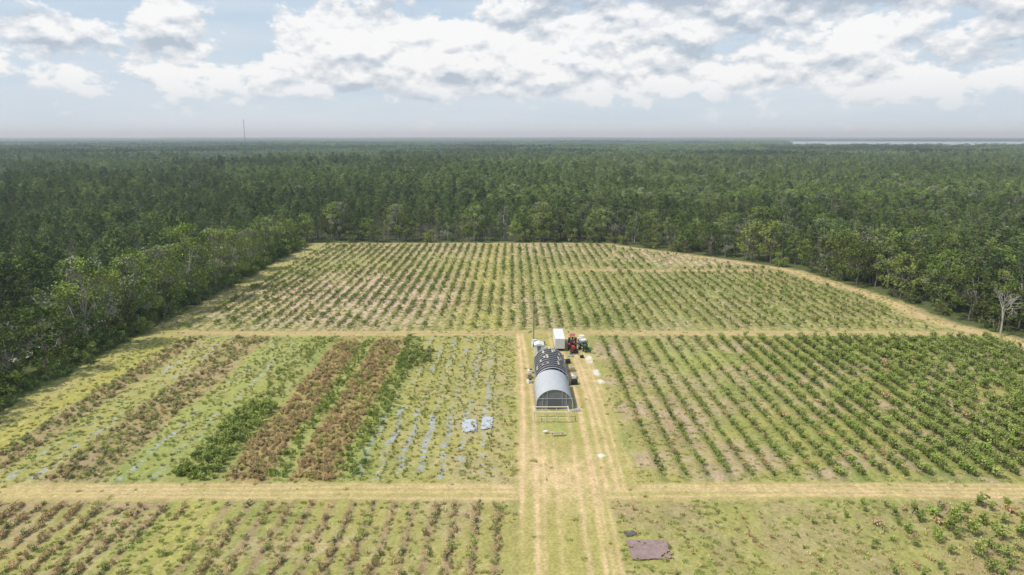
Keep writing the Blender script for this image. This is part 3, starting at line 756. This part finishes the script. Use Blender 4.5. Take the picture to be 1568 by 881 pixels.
# ---------------------------------------------------------------- world
SUN_EL = 56; SUN_AZ = -112
w = bpy.data.worlds.new('World'); scene.world = w; w.use_nodes = True; nt = w.node_tree; nt.nodes.clear()
out = N(nt, 'ShaderNodeOutputWorld')
sky = N(nt, 'ShaderNodeTexSky', sky_type='NISHITA', sun_disc=False); sky.sun_elevation = math.radians(SUN_EL); sky.sun_rotation = math.radians(SUN_AZ); sky.dust_density = 2.0
tc = N(nt, 'ShaderNodeTexCoord'); sp = N(nt, 'ShaderNodeSeparateXYZ'); nt.links.new(tc.outputs['Generated'], sp.inputs[0])
az = mth(nt, 'ARCTAN2', sp.outputs[0], sp.outputs[1]); el = mth(nt, 'ARCSINE', sp.outputs[2])
def noise(dx, dy, sx_, sy_, det, rough=.55, z=0.0):
    c = N(nt, 'ShaderNodeCombineXYZ'); nt.links.new(mth(nt, 'MULTIPLY_ADD', az, sx_, dx*sx_), c.inputs[0]); nt.links.new(mth(nt, 'MULTIPLY_ADD', el, sy_, dy*sy_), c.inputs[1]); c.inputs[2].default_value = z
    n_ = N(nt, 'ShaderNodeTexNoise'); n_.inputs['Scale'].default_value = 1.0; n_.inputs['Detail'].default_value = det; n_.inputs['Roughness'].default_value = rough
    nt.links.new(c.outputs[0], n_.inputs['Vector']); return n_.outputs[0]
def gauss(a0, e0, wa, we, amp):
    p = mth(nt, 'POWER', mth(nt, 'DIVIDE', mth(nt, 'ABSOLUTE', mth(nt, 'SUBTRACT', az, a0)), wa), 2.0)
    q = mth(nt, 'POWER', mth(nt, 'DIVIDE', mth(nt, 'ABSOLUTE', mth(nt, 'SUBTRACT', el, e0)), we), 2.0)
    return mth(nt, 'MULTIPLY', mth(nt, 'EXPONENT', mth(nt, 'MULTIPLY', mth(nt, 'ADD', p, q), -1.0)), amp)
def sumn(l):
    s = l[0]
    for q in l[1:]: s = mth(nt, 'ADD', s, q)
    return s
def clamp01(v): return mth(nt, 'ADD', v, 0.0, clamp=True)
bias = sumn([gauss(-.60, .115, .10, .030, .20), gauss(-.43, .125, .05, .045, .24), gauss(-.24, .12, .12, .055, .20), gauss(.02, .125, .20, .06, .22), gauss(.42, .10, .32, .035, .18),
             gauss(.50, .17, .32, .03, .3), gauss(-.55, .19, .2, .012, .25), gauss(-.2, .195, .14, .014, .25), gauss(0, .07, 1.2, .022, .13), gauss(-.345, .13, .025, .05, -.14), gauss(-.52, .16, .05, .02, -.10)])
def cloudset(sx_, sy_, z, d):
    a_ = noise(0, 0, sx_, sy_, 8, .58, z); b_ = noise(0, d, sx_, sy_, 5, .52, z); c_ = noise(0, 0, sx_, sy_, 5, .52, z)
    return a_, mth(nt, 'SUBTRACT', c_, b_)
n1, em1 = cloudset(19, 30, 0.0, .009)
n2, em2 = cloudset(7, 16, 5.0, .020)
dens = mth(nt, 'ADD', mth(nt, 'ADD', mth(nt, 'MULTIPLY', n1, .60), mth(nt, 'MULTIPLY', n2, .45)), bias)
mr = N(nt, 'ShaderNodeMapRange', interpolation_type='SMOOTHSTEP'); nt.links.new(dens, mr.inputs[0]); mr.inputs[1].default_value = .578; mr.inputs[2].default_value = .655
cov = mr.outputs[0]
lit = mth(nt, 'ADD', mth(nt, 'ADD', mth(nt, 'MULTIPLY', em1, 4.0), mth(nt, 'MULTIPLY', em2, 3.6)), .80)
greyb = sumn([gauss(.55, .18, .32, .026, .75), gauss(-.55, .196, .22, .012, .7), gauss(-.2, .20, .13, .012, .6), gauss(.10, .110, .11, .010, .35), gauss(.3, .15, .12, .015, .3)])
lit = clamp01(mth(nt, 'SUBTRACT', lit, greyb))
ccol = mixc(nt, lit, (.50, .57, .66), (1.0, 1.0, 1.0))
skyc = mixc(nt, mth(nt, 'MULTIPLY', mth(nt, 'MAXIMUM', el, 0.0), 5.5, clamp=True), (.69, .78, .86), (.47, .63, .80))
veil = noise(.9, 0, 5, 26, 6, .55, 9.0)
skyc = mixc(nt, mth(nt, 'MULTIPLY', clamp01(mth(nt, 'MULTIPLY', mth(nt, 'SUBTRACT', veil, .3), 2.2)), .55), skyc, (.83, .87, .91))
hz = mth(nt, 'SUBTRACT', 1.0, mth(nt, 'MULTIPLY', mth(nt, 'SUBTRACT', el, .02), 18.0, clamp=True))
cov2 = mth(nt, 'MULTIPLY', cov, mth(nt, 'SUBTRACT', 1.0, mth(nt, 'MULTIPLY', hz, .75)))
vis = mixc(nt, cov2, skyc, ccol)
bg1 = N(nt, 'ShaderNodeBackground'); nt.links.new(sky.outputs[0], bg1.inputs[0]); bg1.inputs[1].default_value = .12
bg2 = N(nt, 'ShaderNodeBackground'); nt.links.new(vis, bg2.inputs[0]); bg2.inputs[1].default_value = 1.0
up = mth(nt, 'MULTIPLY', mth(nt, 'SUBTRACT', el, .30), 3.0, clamp=True)
mx = N(nt, 'ShaderNodeMixShader'); nt.links.new(mth(nt, 'SUBTRACT', .95, mth(nt, 'MULTIPLY', up, .55)), mx.inputs[0]); nt.links.new(bg1.outputs[0], mx.inputs[1]); nt.links.new(bg2.outputs[0], mx.inputs[2])
nt.links.new(mx.outputs[0], out.inputs[0])

sd = bpy.data.lights.new('sun', 'SUN'); sd.energy = 3.5; sd.angle = math.radians(1.0); sd.color = (1, .95, .88)
so = bpy.data.objects.new('sun', sd); COL.objects.link(so)
a = math.radians(SUN_AZ); e = math.radians(SUN_EL)
d = Vector((math.sin(a)*math.cos(e), math.cos(a)*math.cos(e), math.sin(e)))
so.rotation_euler = d.to_track_quat('Z', 'Y').to_euler(); so.location = (0, 0, 100)

cam = bpy.data.cameras.new('camera'); co = bpy.data.objects.new('camera', cam); COL.objects.link(co)
cam.sensor_width = 36; cam.lens = 24.34; cam.clip_start = 1; cam.clip_end = 60000
co.location = (0, 0, 54); co.rotation_euler = (math.radians(90-12.35), 0, 0)
scene.camera = co
scene.view_settings.view_transform = 'Standard'; scene.view_settings.look = 'None'; scene.view_settings.exposure = 0
